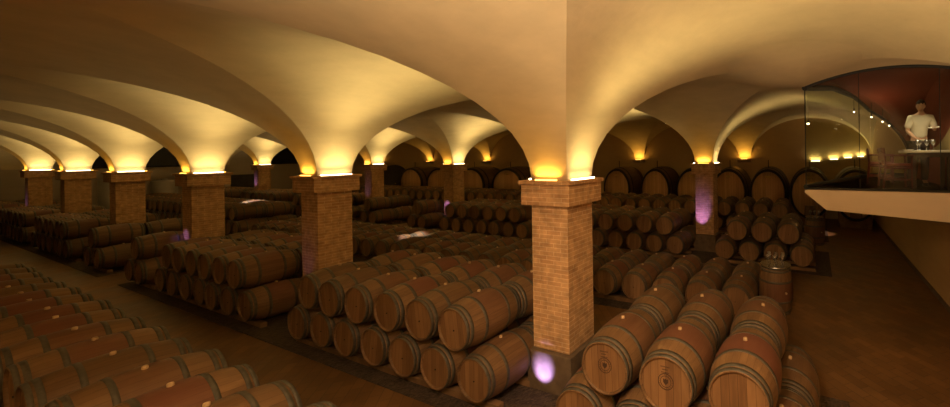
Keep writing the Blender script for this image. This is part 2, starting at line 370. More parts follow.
# added glowing blocks on the back wall, imitating vault reflections in the glass box
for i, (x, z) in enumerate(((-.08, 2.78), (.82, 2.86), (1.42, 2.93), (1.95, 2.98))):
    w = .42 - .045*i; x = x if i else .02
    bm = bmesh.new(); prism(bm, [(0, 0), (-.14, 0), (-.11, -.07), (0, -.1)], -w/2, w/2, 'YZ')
    o = obj('reflection_glow', bm, M_slab, loc=(x, Y_BACK, z)); tag(o, '%s added glowing block from the left, imitating a vault reflection in the glass' % ORD[i], 'imitated reflection', 'glowing blocks imitating reflections in the glass box')
    bm = bmesh.new(); box(bm, -w/2+.02, w/2-.02, -.10, -.02, 0, .03); obj('led_strip', bm, M_led, o)  # emissive strip added as the bright foot of the imitated reflection
    alight((x, Y_BACK-.07, z+.06), (PI-.25, 0, 0), w, .05, (1, .78, .36), 3.5)  # added light for the glow above each imitated reflection

# ------------------------------------------------------------------ barrels
BR, HR, BL = .338, .275, .945
def brad(y): return BR - (BR-HR)*(2*y/BL)**2
def staves_bm(n=32, seg=12, mi=0):
    bm = bmesh.new(); pr = [(brad(BL/2)-.022, -BL/2+.028), (brad(BL/2)-.018, -BL/2)]
    for k in range(seg+1):
        y = -BL/2+BL*k/seg; pr.append((brad(y), y))
    pr += [(brad(BL/2)-.018, BL/2), (brad(BL/2)-.022, BL/2-.028)]
    lathe(bm, pr, n, 'Y', mi, cap=False)
    return bm
HOOPS = [(.4525, .034), (.400, .040), (.195, .042)]
def hoop_into(bm, yc, w, n=32, t=.004, mi=0):
    a, b = yc-w/2, yc+w/2
    lathe(bm, [(brad(a)-.004, a), (brad(a)+t, a), (brad(yc)+t, yc), (brad(b)+t, b), (brad(b)-.004, b)], n, 'Y', mi, cap=False)
def head_into(bm, s, n=32, mi=0):
    vs = [bm.verts.new(((HR-.012)*math.cos(2*PI*k/n), s*(BL/2-.026), (HR-.012)*math.sin(2*PI*k/n))) for k in range(n)]
    ws = [bm.verts.new((v.co.x, s*(BL/2-.046), v.co.z)) for v in vs]
    fs = [bm.faces.new(vs), bm.faces.new(list(reversed(ws)))] + [bm.faces.new((vs[k], ws[k], ws[(k+1) % n], vs[(k+1) % n])) for k in range(n)]
    for f in fs: f.material_index = mi
    bmesh.ops.recalc_face_normals(bm, faces=fs)
def bung_into(bm, mi=0, r=.022):
    lathe(bm, [(r*1.05, BR-.012), (r, BR+.020), (r*.8, BR+.026)], 12, 'Z', mi)
def make_barrel():
    r = empty('wine_barrel')
    def P(name, bm, m, sm=40): o = obj(name, bm, m, r, smooth=sm); return o
    P('staves', staves_bm(), M_stave)
    for s in (-1, 1):
        bm = bmesh.new(); head_into(bm, s); P('head', bm, M_head)
    for y, w in HOOPS:
        for s in (-1, 1):
            bm = bmesh.new(); hoop_into(bm, s*y, w); P('hoop', bm, M_hoop)
    bm = bmesh.new(); bung_into(bm); P('bung', bm, M_bung)
    bm = bmesh.new(); lathe(bm, [(.010, -BL/2+.027), (.010, -BL/2+.018)], 10, 'Y'); o = P('tap_plug', bm, M_dark); o.location = (.0, 0, -.02)
    return r
def simple_barrel_mesh(n=20):
    bm = staves_bm(n, 6); 
    for s in (-1, 1): head_into(bm, s, n, 1)
    for y, w in HOOPS:
        for s in (-1, 1): hoop_into(bm, s*y, w, n, .005, 2)
    bung_into(bm, 3)
    for f in bm.faces: f.smooth = True
    for e in bm.edges:
        if len(e.link_faces) == 2 and e.calc_face_angle(0) > .7: e.smooth = False
    me = bpy.data.meshes.new('wine_barrel'); bm.to_mesh(me); bm.free()
    for m in (M_stave, M_head, M_hoop, M_bung): me.materials.append(m)
    return me
ZB, ZT = .43, 1.014
BAR = []    # (x, y, z, tilt, label, group)
def stack(name, xs_b, xs_t, ycs, grp, right='right'):
    for ri, yc in enumerate(ycs):
        rn = ('front', 'rear')[ri]
        for k, x in enumerate(xs_b): BAR.append((x, yc, ZB, '%s %s oak barrel, %s from the right, %s' % ('lower' if xs_t else 'single-layer', rn, ORD[k], name), grp))
        for k, x in enumerate(xs_t): BAR.append((x, yc, ZT, 'upper %s oak barrel, %s from the right, %s' % (rn, ORD[k], name), grp))
pit = .705
stack('stack right of the nearest pillar', [-.32-.70*k for k in range(4)], [-.67-.70*k for k in range(3)], (3.85, 4.82), 'oak barrels in the near right stack')
an = ['stack left of the nearest pillar', 'stack left of the second pillar', 'stack left of the third pillar', 'stack left of the fourth pillar', 'stack left of the fifth pillar', 'stack left of the sixth pillar']
def bay(names, n, ycs, grp):
    if n == 2:
        stack('column left of '+names[0], [-15.75, -16.45], [-16.10], ycs[:1], grp); stack('column right of '+names[1], [-19.28, -19.98], [-19.63], ycs, grp)
    else:
        stack(names[0] if n < 2 else names[1], [-4.0-S1*n-pit*k for k in range(7)], [-4.352-S1*n-pit*k for k in range(6)], ycs, grp)
for n in range(6): bay((('third pillar of front row', 'fourth pillar of front row') if n == 2 else (an[n], an[n])), n, (3.85, 4.82), 'oak barrels in the front pillar row')
stack('row of single barrels across mid cellar', [-1.43-.725*k for k in range(27)], [], (7.60, 8.56), 'oak barrels in the middle single layer')
stack('far double-layer middle block', [-21.95-.705*k for k in range(22)], [-22.302-.705*k for k in range(21)], (7.60, 8.56), 'oak barrels in the far middle block')
stack('back stack right of purple-lit pillar', [-.37-.70*k for k in range(4)], [-.70-.70*k for k in range(3)], (11.30, 12.27), 'oak barrels in the back right stack')
cn_ = ['back stack left of purple-lit pillar', 'back stack behind the nearest pillar', 'back stack in third back bay', 'back stack in fourth back bay', 'back stack in fifth back bay', 'back stack by the end wall']
for n in range(6): bay((('third pillar of back row', 'fourth pillar of back row') if n == 2 else (cn_[n], cn_[n])), n, (11.30, 12.27), 'oak barrels in the back pillar row')
stack('long stack before the casks', [-.9-.71*k for k in range(44)], [-1.255-.71*k for k in range(43)], (15.4, 16.37), 'oak barrels before the casks')
for k in range(17):
    x = -2.92-.708*k
    BAR.append((x, 1.24, ZT, 'upper oak barrel in the bottom left near row, %s from its right end' % ORD[k], 'oak barrels in the near left row'))
    if k < 16: BAR.append((x-.354, 1.24, ZB, 'lower oak barrel in the bottom left near row, %s from its right end' % ORD[k], 'oak barrels in the near left row'))
VIS = [5,4,6,630,628,14,21,632,626,634,22,47,23,40,11,24,12,636,15,624,7,25,13,16,638,3,26,17,71,18,68,156,157,640,153,19,34,69,35,20,48,154,82,642,49,36,155,37,51,50,66,293,2,38,297,298,229,644,41,0,299,307,294,295,74,52,39,314,296,42,75,181,315,316,272,169,182,308,317,108,44,340,161,361,309,180,362,183,359,45,646,364,162,168,163,207,310,184,43,164,185,46,311,167,165,170,648,333,341,493,490,63,342,367,1,166,343,491,67,344,401,64,335,365,62,334,345,492,65,101,327,650,84,70,337,190,496,336,338,318,191,189,86,497,158,339,192,498,28,499,83,61,193,495,427,500,85,194,250,360,320,195,501,160,87,622,388,305,196,179,304,652,306,27,109,197,363,76,450,178,95,177,198,110,208,230,300,78,513,199,79,518,112,519,509,241,134,510,81,238,176,520,511,328,517,111,240,60,512,329,239,330,113,200,80,380,368,331,77,237,171,186,242,523,102,522,402,373,104,449,404,243,521,403,103,578,577,405,579,175,580,121,100,406,106,381,218,514,332,356,355,524,473,206,357,358,584,583,374,99,273,586,451,54,585,274,277,107,587,217,452,275,508,276,231,105,588,98,477,589,528,201,375,516,278,216,236,219,301,581,147,126,440,97,527,289,598,125,291,476]
H_CAM = 3.27
def size_key(i):
    x, y, z = BAR[i][:3]; return (x*x + y*y + (z-H_CAM)**2)**.5
if VIS is None:
    singles = sorted(range(len(BAR)), key=size_key); detailed = set(singles[:1])
else:
    singles = VIS[:298]; detailed = set(VIS[:150])
proto = make_barrel(); sme = simple_barrel_mesh(); used = False
CREST = {(-.67, 3.85): 0, (-1.37, 3.85): 1, (-2.07, 3.85): 1}
def crest(parent):
    bm = bmesh.new()
    for r0, r1 in ((.047, .051), (.033, .036)):
        r0 *= 1.6; r1 *= 1.6
        lathe(bm, [(r0, -BL/2+.0262), (r0, -BL/2+.0235), (r1, -BL/2+.0235), (r1, -BL/2+.0262)], 28, 'Y', cap=False)
    prism(bm, [(-.026, .028), (-.010, .020), (0, .030), (.010, .020), (.026, .028), (.026, -.006), (0, -.034), (-.026, -.006)], -BL/2+.0255, -BL/2+.0235, 'XZ')
    for k in range(18):
        a = 2*PI*k/18; c, s = math.cos(a)*.067, math.sin(a)*.067
        prism(bm, [(c-.0025, s-.0025), (c+.0025, s-.0025), (c+.0025, s+.0025), (c-.0025, s+.0025)], -BL/2+.0255, -BL/2+.0238, 'XZ')
    o = obj('crest', bm, M_ink, parent); o['label'] = 'round dark maker crest branded on the barrel head'
    o.location = (0, 0, .02)
    bm = bmesh.new()
    for k, w in enumerate((.10, .07, .085)):
        for j in range(int(w/.012)):
            x = -w/2+j*.012; box(bm, x, x+.007, -BL/2+.0238, -BL/2+.0255, .16-.028*k, .17-.028*k)
    o = obj('branding', bm, M_ink, parent); o['label'] = 'small dark branded lines of lettering'
rng = random.Random(3); JIT = [(rng.uniform(-.022, .022), rng.uniform(-.012, .012), rng.uniform(-.16, .16)) for _ in BAR]
bar_objs = {}
for i in singles:
    x, y, z, lab, grp = BAR[i]; jx, rz, ry = JIT[i]
    if i in detailed:
        o = proto if not used else copy_tree(proto); used = True
    else:
        o = bpy.data.objects.new('wine_barrel', sme); C.objects.link(o)
    o.location = (x, y+jx, z); o.rotation_euler = (0, ry, rz); tag(o, lab, 'barrel', grp); bar_objs[i] = o
for (x, y), c in CREST.items():
    for i in singles:
        if i in detailed and abs(BAR[i][0]-x) < .01 and abs(BAR[i][1]-y) < .01 and BAR[i][2] > 1:
            bar_objs[i].rotation_euler[1] = rng.uniform(-.05, .05)
            for ch in list(bar_objs[i].children):
                if ch.name.startswith('tap_plug'): bpy.data.objects.remove(ch)
            if c: crest(bar_objs[i])
sing = set(singles)
rest = [i for i in range(len(BAR)) if i not in sing]
if rest:
    bm = bmesh.new()
    for i in rest:
        x, y, z = BAR[i][:3]; jx, rz, ry = JIT[i]
        n0 = len(bm.verts); bm.from_mesh(sme); bm.verts.ensure_lookup_table()
        Mx = Matrix.Translation((x, y+jx, z)) @ Matrix.Rotation(rz, 4, 'Z')
        bmesh.ops.transform(bm, matrix=Mx, verts=bm.verts[n0:])
    o = obj('wine_barrel', bm, [M_head, M_head, M_hoop, M_bung]); o['kind'] = 'stuff'
    tag(o, 'remaining small oak barrels filling the far and hidden parts of stacks', 'barrels', 'remaining oak barrels')

# timber rails under the lower barrels and gravel beds
def rail(x0, x1, y, lab):
    bm = bmesh.new(); box(bm, x0, x1, -.045, .045, 0, .085); o = obj('timber_rail', bm, M_rail, loc=(0, y, .012)); tag(o, lab, 'rail', 'timber rails under the barrels')
def bed(x0, x1, y0, y1, lab):
    bm = bmesh.new(); box(bm, x0, x1, y0, y1, 0, .012); o = obj('gravel_bed', bm, M_gravel); tag(o, lab, 'gravel bed', 'dark gravel beds under the stacks')
def rails(xa, xb, ycs, where):
    for yc, rn in zip(ycs, ('front', 'rear')):
        for s, sn in ((-.28, 'near'), (.28, 'far')): rail(xb, xa, yc+s, '%s timber rail under %s row, %s' % (sn, rn, where))
rails(.02, -2.75, (3.85, 4.82), 'stack right of nearest pillar'); rails(-.03, -2.8, (11.3, 12.27), 'back stack right of purple pillar')
for ra, rb, sfx in ((-15.35, -16.7, 'column left of third pillar'), (-18.95, -20.3, 'column right of fourth pillar')):
    rails(ra, rb, (3.85, 4.82), 'front '+sfx); rails(ra, rb, (11.3, 12.27), 'back '+sfx)
for n in (0, 1, 3, 4, 5):
    rails(-3.72-S1*n, -8.55-S1*n, (3.85, 4.82), an[n]); rails(-3.72-S1*n, -8.55-S1*n, (11.3, 12.27), cn_[n])
rails(-1.1, -20.7, (7.6, 8.56), 'mid cellar barrel row'); rails(-21.6, -37.2, (7.6, 8.56), 'far double-layer middle block'); rails(-.55, -31.8, (15.4, 16.37), 'long stack before casks'); rails(-2.9, -14.7, (1.24,), 'bottom left near row')
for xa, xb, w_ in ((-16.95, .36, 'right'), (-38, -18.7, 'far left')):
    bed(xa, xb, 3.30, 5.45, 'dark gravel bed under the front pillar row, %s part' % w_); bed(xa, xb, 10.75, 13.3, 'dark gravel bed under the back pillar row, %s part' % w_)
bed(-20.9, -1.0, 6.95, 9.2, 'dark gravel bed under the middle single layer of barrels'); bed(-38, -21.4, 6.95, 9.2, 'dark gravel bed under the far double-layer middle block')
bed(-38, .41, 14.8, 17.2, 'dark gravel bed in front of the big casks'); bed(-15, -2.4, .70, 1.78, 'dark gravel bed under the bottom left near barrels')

# ------------------------------------------------------------------ big oval casks
def make_cask(hw):
    r = empty('oval_cask'); hh = 1.1; D = 1.9
    def P(name, bm, m): return obj(name, bm, m, r, smooth=40)
    def rr(y): return 1 - .10*(2*(y-D/2)/D)**2
    sx, sy = hw/.9, hh/.9
    bm = bmesh.new(); pr = [(.9-.05, .06), (.9-.05, 0)]+[(rr(D*k/10), D*k/10) for k in range(11)]+[(.85, D), (.85, D-.06)]
    lathe(bm, [(a, b) for a, b in pr], 48, 'Y', cap=False, sx=sx*.97, sy=sy*.97); P('staves', bm, M_cstave)
    for y in (.05, D-.05):
        bm = bmesh.new(); lathe(bm, [(.862, y-.012), (.862, y+.012)], 48, 'Y', sx=sx*.97, sy=sy*.97); P('head', bm, M_chead)
    for y0, w in ((-.012, .085), (.30, .07), (D-.37, .07), (D-.085, .085)):
        bm = bmesh.new(); a, b = y0, y0+w; ra, rb = rr(max(a, 0)), rr(min(b, D))
        lathe(bm, [(ra-(.085 if y0 < 0 else .045), a), (ra+.012, a), (rb+.012, b), (rb-.045, b)], 48, 'Y', cap=False, sx=sx*.97, sy=sy*.97); P('hoop', bm, M_black)
    bm = bmesh.new(); box(bm, -.12, .12, .02, .038, .70, .78); P('plaque', bm, M_brass)
    bm = bmesh.new(); tube(bm, [(0, .35, 1.02), (0, .35, 1.5)], .018, 8); lathe(bm, [(.035, 1.0), (.035, 1.09)], 10, 'Z', M=Matrix.Translation((0, .35, 0))); P('vent_pipe', bm, M_black)
    bm = bmesh.new()
    prism(bm, [(-.24, -.98), (-.20, -.50), (.20, -.50), (.24, -.98)], .0, .035, 'XZ'); o = P('hatch', bm, M_cstave)
    for y in (.35, D-.35):
        bm = bmesh.new(); a = hw*.75; prism(bm, [(-a, -1.4), (a, -1.4), (a, -.72), (a*.6, -.93), (0, -1.03), (-a*.6, -.93), (-a, -.72)], y-.09, y+.09, 'XZ'); P('cradle', bm, M_rail)
    return r
ca = make_cask(.81); cb = make_cask(1.25)
lst = [(-9.8, 'big oval cask just right of the nearest pillar'), (-7.55, 'second big oval cask right of the nearest pillar'), (-5.6, 'big oval cask partly hidden by left side of purple-lit pillar'), (-3.75, 'big oval cask partly hidden by right side of purple-lit pillar'), (-1.98, 'big oval cask first clear to the right of purple-lit pillar'), (-.24, 'big oval cask at the left edge of the glass box'), (1.53, 'big oval cask under the glass box, against right wall')]
for i, (x, lab) in enumerate(lst):
    o = ca if i == 0 else copy_tree(ca); o.location = (x, 17.62, 1.4); tag(o, lab, 'cask', 'big oval casks on the back wall')
for i, (x, lab) in enumerate(((-17.6, 'big wide cask just left of the nearest pillar'), (-20.75, 'big wide cask half hidden by back pillar with low purple spot'), (-23.8, 'big wide cask behind the back pillar with low purple spot'), (-26.75, 'leftmost big wide cask on the back wall'))):
    o = cb if i == 0 else copy_tree(cb); o.location = (x, 17.62, 1.4); tag(o, lab, 'cask', 'big wide casks on the back wall')

# grey tanks at the far end
def tank(loc, r, h, lab):
    t = empty('steel_tank', loc)
    bm = bmesh.new(); lathe(bm, [(r*.25, .28), (r*.98, .42), (r, .5), (r, h-.12), (r*.93, h-.04), (r*.3, h)], 28, 'Z'); obj('vessel', bm, M_steel, t, smooth=40)
    bm = bmesh.new(); lathe(bm, [(.14, h-.01), (.14, h+.06), (.05, h+.08)], 16, 'Z'); obj('lid', bm, M_steel, t, smooth=40)
    for k in range(3):
        a = 2*PI*k/3+.3; bm = bmesh.new(); tube(bm, [(r*.8*math.cos(a), r*.8*math.sin(a), 0), (r*.8*math.cos(a), r*.8*math.sin(a), .5)], .035, 8); obj('leg', bm, M_steel, t)
    tag(t, lab, 'tank', 'grey tanks at the end wall')
tank((-38.6, 9.35, 0), .55, 2.05, 'squat grey tank right of the fourth front pillar')
tank((-38.6, 7.3, 0), .42, 2.25, 'tall narrow grey tank left of the fourth front pillar')

# ------------------------------------------------------------------ wine glasses and upright barrels
def glass_mesh():
    bm = bmesh.new()
    lathe(bm, [(.034, 0), (.034, .003), (.005, .008), (.004, .085), (.012, .095), (.034, .125), (.040, .155), (.034, .205), (.0325, .205), (.038, .155), (.032, .127), (.004, .102)], 16, 'Z')
    for f in bm.faces: f.smooth = True
    me = bpy.data.meshes.new('wine_glass'); bm.to_mesh(me); bm.free(); me.materials.append(M_wglass); return me
GM = glass_mesh()
def wine_glass(x, y, z, lab, grp, s=1):
    o = bpy.data.objects.new('wine_glass', GM); C.objects.link(o); o.location = (x, y, z); o.scale = (s, s, s); tag(o, lab, 'wine glass', grp)
def upright(x, y, lab):
    r = empty('upright_barrel', (x, y, 0)); R = Matrix.Rotation(PI/2, 4, 'X'); T_ = Matrix.Translation((0, 0, BL/2))
    def P(name, bm, m):
        o = obj(name, bm, m, r, smooth=40); o.rotation_euler = (PI/2, 0, .7); o.location = (0, 0, BL/2+.002)
    P('staves', staves_bm(), M_stave)
    for s in (-1, 1):
        bm = bmesh.new(); head_into(bm, s); P('head', bm, M_head)
    for yy, w in HOOPS:
        for s in (-1, 1):
            bm = bmesh.new(); hoop_into(bm, s*yy, w); P('hoop', bm, M_hoop)
    bm = bmesh.new(); bung_into(bm); P('bung', bm, M_bung)
    bm = bmesh.new(); lathe(bm, [(.30, BL), (.305, BL+.008), (.30, BL+.02)], 32, 'Z'); obj('glass_top', bm, M_wglass, r)
    tag(r, lab, 'barrel', 'upright barrels used as tasting tables')
upright(-.78, 8.05, 'upright oak barrel with wine glasses on top, beside the aisle')
upright(-.05, 14.35, 'far upright oak barrel with glasses, left of the glass box')
pos = ['at the front left', 'at the front middle', 'at the front right', 'at the left', 'in the centre', 'at the right', 'at the back left', 'at the back middle', 'at the back right']
for k in range(9):
    dx, dy = (k % 3-1)*.135+.02*((k//3) % 2), (k//3-1)*.13
    wine_glass(-.78+dx, 8.05+dy, BL+.022, 'wine glass %s on the nearer upright barrel' % pos[k], 'wine glasses on the nearer upright barrel', 1.0)
    if k < 6: wine_glass(-.05+dx, 14.35+dy, BL+.022, 'wine glass %s on the far upright barrel' % pos[k], 'wine glasses on the far upright barrel', 1.1)

# ------------------------------------------------------------------ hanging spots
def pendant(x, y, z, lab, e=1.5, s=1):
    zc = vault(x, y)
    if zc - z < .05: z = zc-.12
    r = empty('pendant_lamp', (x, y, z))
    bm = bmesh.new(); tube(bm, [(0, 0, .05), (0, 0, zc-z)], .006, 6); obj('cable', bm, M_black, r)
    bm = bmesh.new(); lathe(bm, [(.03*s, -.01), (.045*s, .01), (.035*s, .06), (.012*s, .09)], 14, 'Z'); obj('lamp_shade', bm, M_black, r)
    bm = bmesh.new(); bmesh.ops.create_uvsphere(bm, u_segments=12, v_segments=8, radius=.036*s); obj('bulb', bm, M_bulb, r, smooth=60, loc=(0, 0, -.02))
    tag(r, lab, 'lamp', 'small hanging lamps')
pendant(-4.81, 12.3, 4.38, 'tiny bright lamp above back bay, left of purple-lit pillar'); pendant(-.18, 12.3, 4.13, 'tiny bright lamp beside the left edge of glass box')
for i, (x, y, z) in enumerate(((.93, 10.9, 4.28), (1.33, 11.0, 4.14), (1.59, 11.15, 4.02), (1.76, 11.3, 3.92))):
    pendant(x, y, z, 'tiny lamp %s from left in glass tasting box' % ORD[i], .3, .42)

# ------------------------------------------------------------------ glass tasting box on its slab
FY = 7.95; BYX = (1.45, 12.3); ZF = 2.52
def fz(x):  # top of the front glass: low arch
    return 4.79 - .145*(x-1.25)**2*.85
bm = bmesh.new()
def sec(y, xl): return [(xl, ZF), (xl, ZF-.05), (min(xl+.37, 2.2), 2.15), (X_SIDE, 2.0), (X_SIDE, ZF)]
A = [bm.verts.new((u, FY-.12, v)) for u, v in sec(FY, -.19)]; B = [bm.verts.new((u, 12.4, v)) for u, v in sec(12.4, 1.45)]
bm.faces.new(A); bm.faces.new(list(reversed(B)))
for k in range(5): bm.faces.new((A[k], B[k], B[(k+1) % 5], A[(k+1) % 5]))
bmesh.ops.recalc_face_normals(bm, faces=bm.faces)
tag(obj('balcony_slab', bm, M_slab), 'pale tapered slab carrying the glass tasting box on the right wall', 'balcony')
bm = bmesh.new(); A = [bm.verts.new((x, y, ZF+.004)) for x, y in ((-.12, FY+.03), (X_SIDE, FY+.03), (X_SIDE, 12.28), (1.47, 12.28))]; bm.faces.new(A)
bmesh.ops.solidify(bm, geom=list(bm.faces), thickness=-.004); tag(obj('floor', bm, M_tleg), kind='structure')
gb = empty('glass_enclosure', (-.17, FY, ZF)); O = Vector((-.17, FY, ZF))
tag(gb, 'frameless glass walls of the tasting box with black arched edges', 'glass enclosure')
def sub(p): return Vector(p)-O
def pane(name, pts_top, pts_bot, off, m):
    bm = bmesh.new(); n = len(pts_top)
    a = [bm.verts.new(sub(p)) for p in pts_top]; b = [bm.verts.new(sub(p)) for p in pts_bot]; c = [bm.verts.new(sub(p)+Vector(off)) for p in pts_top]; d = [bm.verts.new(sub(p)+Vector(off)) for p in pts_bot]
    for k in range(n-1):
        bm.faces.new((a[k], a[k+1], b[k+1], b[k])); bm.faces.new((c[k+1], c[k], d[k], d[k+1]))
        bm.faces.new((a[k], c[k], c[k+1], a[k+1])); bm.faces.new((b[k+1], d[k+1], d[k], b[k]))
    bm.faces.new((a[0], b[0], d[0], c[0])); bm.faces.new((a[-1], c[-1], d[-1], b[-1]))
    return obj(name, bm, m, gb)
xcuts = [-.17, .76, 1.99, X_SIDE-.01]
for a, b in zip(xcuts, xcuts[1:]):
    n = 12; X = [a+.004+(b-a-.008)*k/n for k in range(n+1)]
    pane('pane', [(x, FY, fz(x)-.02) for x in X], [(x, FY, ZF+.01) for x in X], (0, .015, 0), M_glass)
n = 24
def bk(s): return (-.17+(BYX[0]+.17)*s, FY+(BYX[1]-FY)*s)
def bz(s):
    x, y = bk(s); return min(vault(x, y), 4.55+.5*s if s < .5 else 9, 4.66+.1*(1-s))-.03
P1 = [bk(.01+.98*k/n) for k in range(n+1)]
pane('pane', [(x, y, bz(.01+.98*k/n)) for k, (x, y) in enumerate(P1)], [(x, y, ZF+.01) for x, y in P1], (-.014, .006, 0), M_glass2)
X = [BYX[0]+.01+(X_SIDE-.03-BYX[0])*k/n for k in range(n+1)]
pane('pane', [(x, 12.3, vault(x, 12.3)-.03) for x in X], [(x, 12.3, ZF+.01) for x in X], (0, .015, 0), M_glass2)
bm = bmesh.new(); tube(bm, [sub((x, FY, fz(x)-.015)) for x in [-.17+(X_SIDE-.01+.17)*k/30 for k in range(31)]], .032, 8); obj('top_frame', bm, M_frame, gb)
bm = bmesh.new(); tube(bm, [sub((*bk(k/24), bz(k/24))) for k in range(25)]+[sub((x, 12.3, vault(x, 12.3)-.03)) for x in X[1:]], .06, 8); obj('top_frame', bm, M_frame, gb)
bm = bmesh.new(); tube(bm, [sub((-.17, FY, ZF+.02)), sub((X_SIDE-.01, FY, ZF+.02))], .022, 8); obj('bottom_frame', bm, M_frame, gb)
bm = bmesh.new(); tube(bm, [sub((*bk(0), ZF+.05)), sub((*bk(1), ZF+.05)), sub((X_SIDE-.02, 12.3, ZF+.05))], .055, 8); obj('bottom_frame', bm, M_frame, gb)
bm = bmesh.new(); tube(bm, [sub((-.17, FY, ZF)), sub((-.17, FY, fz(-.17)))], .010, 8); obj('corner_seam', bm, M_frame, gb)
for x in xcuts[1:3]:
    bm = bmesh.new(); tube(bm, [sub((x, FY+.005, ZF)), sub((x, FY+.005, fz(x)))], .007, 6); obj('pane_seam', bm, M_frame, gb)
# plaster lip: the vault dips to meet the glass edge
bm = bmesh.new(); per_ = [(X_SIDE, FY, fz(X_SIDE), (0, -1))]+[(X_SIDE-(X_SIDE+.17)*k/24, FY, fz(X_SIDE-(X_SIDE+.17)*k/24), (0, -1)) for k in range(1, 24)]
for k in range(9):
    a = PI/2*k/8*1.2; per_.append((-.17, FY, fz(-.17), (-math.sin(a), -math.cos(a))))
for k in range(1, 25): per_.append((*bk(k/24), bz(k/24)+.05, (-.937, .349)))
rows_ = []
for x, y, z, (nx, ny) in per_:
    row = []
    for j in range(13):
        q = j/12; xx, yy = min(x+nx*q*2.3, X_SIDE), y+ny*q*2.3; w_ = q*q*q*(q*(6*q-15)+10); row.append(bm.verts.new((xx, yy, z+(vault(xx, yy)+.012-z)*w_)))
    rows_.append(row)
for A_, B_ in zip(rows_, rows_[1:]):
    for j in range(12): bm.faces.new((A_[j], A_[j+1], B_[j+1], B_[j]))
tag(obj('trim_1', bm, M_ceil, smooth=60), kind='structure')
bm = bmesh.new(); pin = [(x, FY+.03, fz(x)) for x in [X_SIDE-.01-(X_SIDE+.15)*k/24 for k in range(25)]]+[(*bk(k/24), bz(k/24)) for k in range(1, 25)]
lo = [bm.verts.new(p) for p in pin]; hi = [bm.verts.new((p[0], p[1], max(p[2]+.02, vault(p[0], p[1])))) for p in pin]
for k in range(len(pin)-1): bm.faces.new((lo[k], lo[k+1], hi[k+1], hi[k]))
tag(obj('trim_3', bm, M_red), kind='structure')
# painted vault and wall inside the box
bm = bmesh.new(); N = 40; gr = []
for j in range(N+1):
    t = math.sin(PI/2*j/N); y = FY+.07+(12.28-FY-.07)*t; xl = bk((y-FY)/(12.3-FY))[0]+.01; row = []
    for i in range(N+1):
        x = xl+(X_SIDE-.01-xl)*math.sin(PI/2*i/N); row.append(bm.verts.new((x, y, vault(x, y)-.02)))
    gr.append(row)
for j in range(N):
    for i in range(N): bm.faces.new((gr[j][i], gr[j+1][i], gr[j+1][i+1], gr[j][i+1]))
tag(obj('ceiling', bm, M_red, smooth=30), kind='structure')
bm = bmesh.new(); box(bm, X_SIDE-.03, X_SIDE-.005, FY+.03, 12.28, ZF, 4.9); tag(obj('wall_right', bm, M_red), kind='structure')
bm = bmesh.new(); n = 14; poly = [(FY+.05, ZF+.70), (10.05, ZF+.70), (10.0, 3.3)] + [(10.0-1.9*math.sin(PI/2*k/n), 3.3+1.35*(1-math.cos(PI/2*k/n))**.75) for k in range(1, n+1)]
prism(bm, poly, X_SIDE-.045, X_SIDE-.031, 'YZ'); tag(obj('trim_2', bm, M_olive), kind='structure')

# table with cream top
tb = empty('tasting_table', (0, 0, ZF)); tag(tb, 'cream-topped tasting table in the glass box in front of person', 'table')
bm = bmesh.new(); box(bm, 1.55, 2.33, 8.45, 9.0, .69, .735); bevel(bm, .012, 2); obj('table_top', bm, M_cloth, tb, smooth=40)
for x, y in ((1.72, 8.53), (2.26, 8.53), (1.72, 8.92), (2.26, 8.92)):
    bm = bmesh.new(); box(bm, x-.03, x+.03, y-.03, y+.03, .001, .70); obj('leg', bm, M_tleg, tb)
bm = bmesh.new(); box(bm, 1.72, 2.26, 8.51, 8.54, .60, .70); box(bm, 1.72, 2.26, 8.91, 8.94, .60, .70); obj('apron', bm, M_tleg, tb)
def chair():
    r = empty('wooden_armchair')    # faces +X
    def P(n_, f, m=M_chair):
        bm = bmesh.new(); f(bm); return obj(n_, bm, m, r, smooth=50)
    for s in (-1, 1):
        P('leg', lambda b: tube(b, [(-.26, s*.24, 0), (-.22, s*.24, .45), (-.25, s*.24, .78)], .022, 8))
        P('leg', lambda b: tube(b, [(.22, s*.24, 0), (.22, s*.24, .64)], .022, 8))
        P('arm_rest', lambda b: (box(b, -.25, .26, s*.24-.028, s*.24+.028, .63, .66)))
        P('side_rail', lambda b: (box(b, -.23, .22, s*.24-.012, s*.24+.012, .38, .43), box(b, -.23, .22, s*.24-.01, s*.24+.01, .16, .19)))
    P('seat', lambda b: (box(b, -.23, .24, -.23, .23, .42, .445)))
    P('cushion', lambda b: (box(b, -.21, .23, -.21, .21, .445, .485), bevel(b, .015, 2)), M_pad)
    P('backrest', lambda b: (box(b, -.262, -.235, -.24, .24, .71, .80), box(b, -.25, -.225, -.24, .24, .50, .54)))
    for k in range(4): P('slat', lambda b, k=k: box(b, -.247, -.232, -.165+.11*k-.02, -.165+.11*k+.02, .53, .72))
    P('front_rail', lambda b: (box(b, .21, .232, -.24, .24, .37, .42)))
    return r
ch = chair(); ch.location = (1.46, 8.75, ZF); ch.rotation_euler = (0, 0, .05); tag(ch, 'dark red wooden armchair drawn up to the tasting table', 'chair', 'armchairs in the glass box')
c2 = copy_tree(ch); c2.location = (1.36, 9.9, ZF); c2.rotation_euler = (0, 0, -.1); tag(c2, 'dark red wooden armchair furthest left in the glass box', 'chair', 'armchairs in the glass box')
gp = ['leftmost wine glass on the tasting table', 'second wine glass from left on the tasting table', 'wine glass in front of person on the tasting table', 'fourth wine glass from left on the tasting table', 'rightmost wine glass on the tasting table']
for k, (x, y) in enumerate(((1.80, 8.62), (1.87, 8.80), (1.94, 8.60), (1.99, 8.80), (2.05, 8.64))): wine_glass(x, y, ZF+.735, gp[k], 'wine glasses on the tasting table', 1.0)
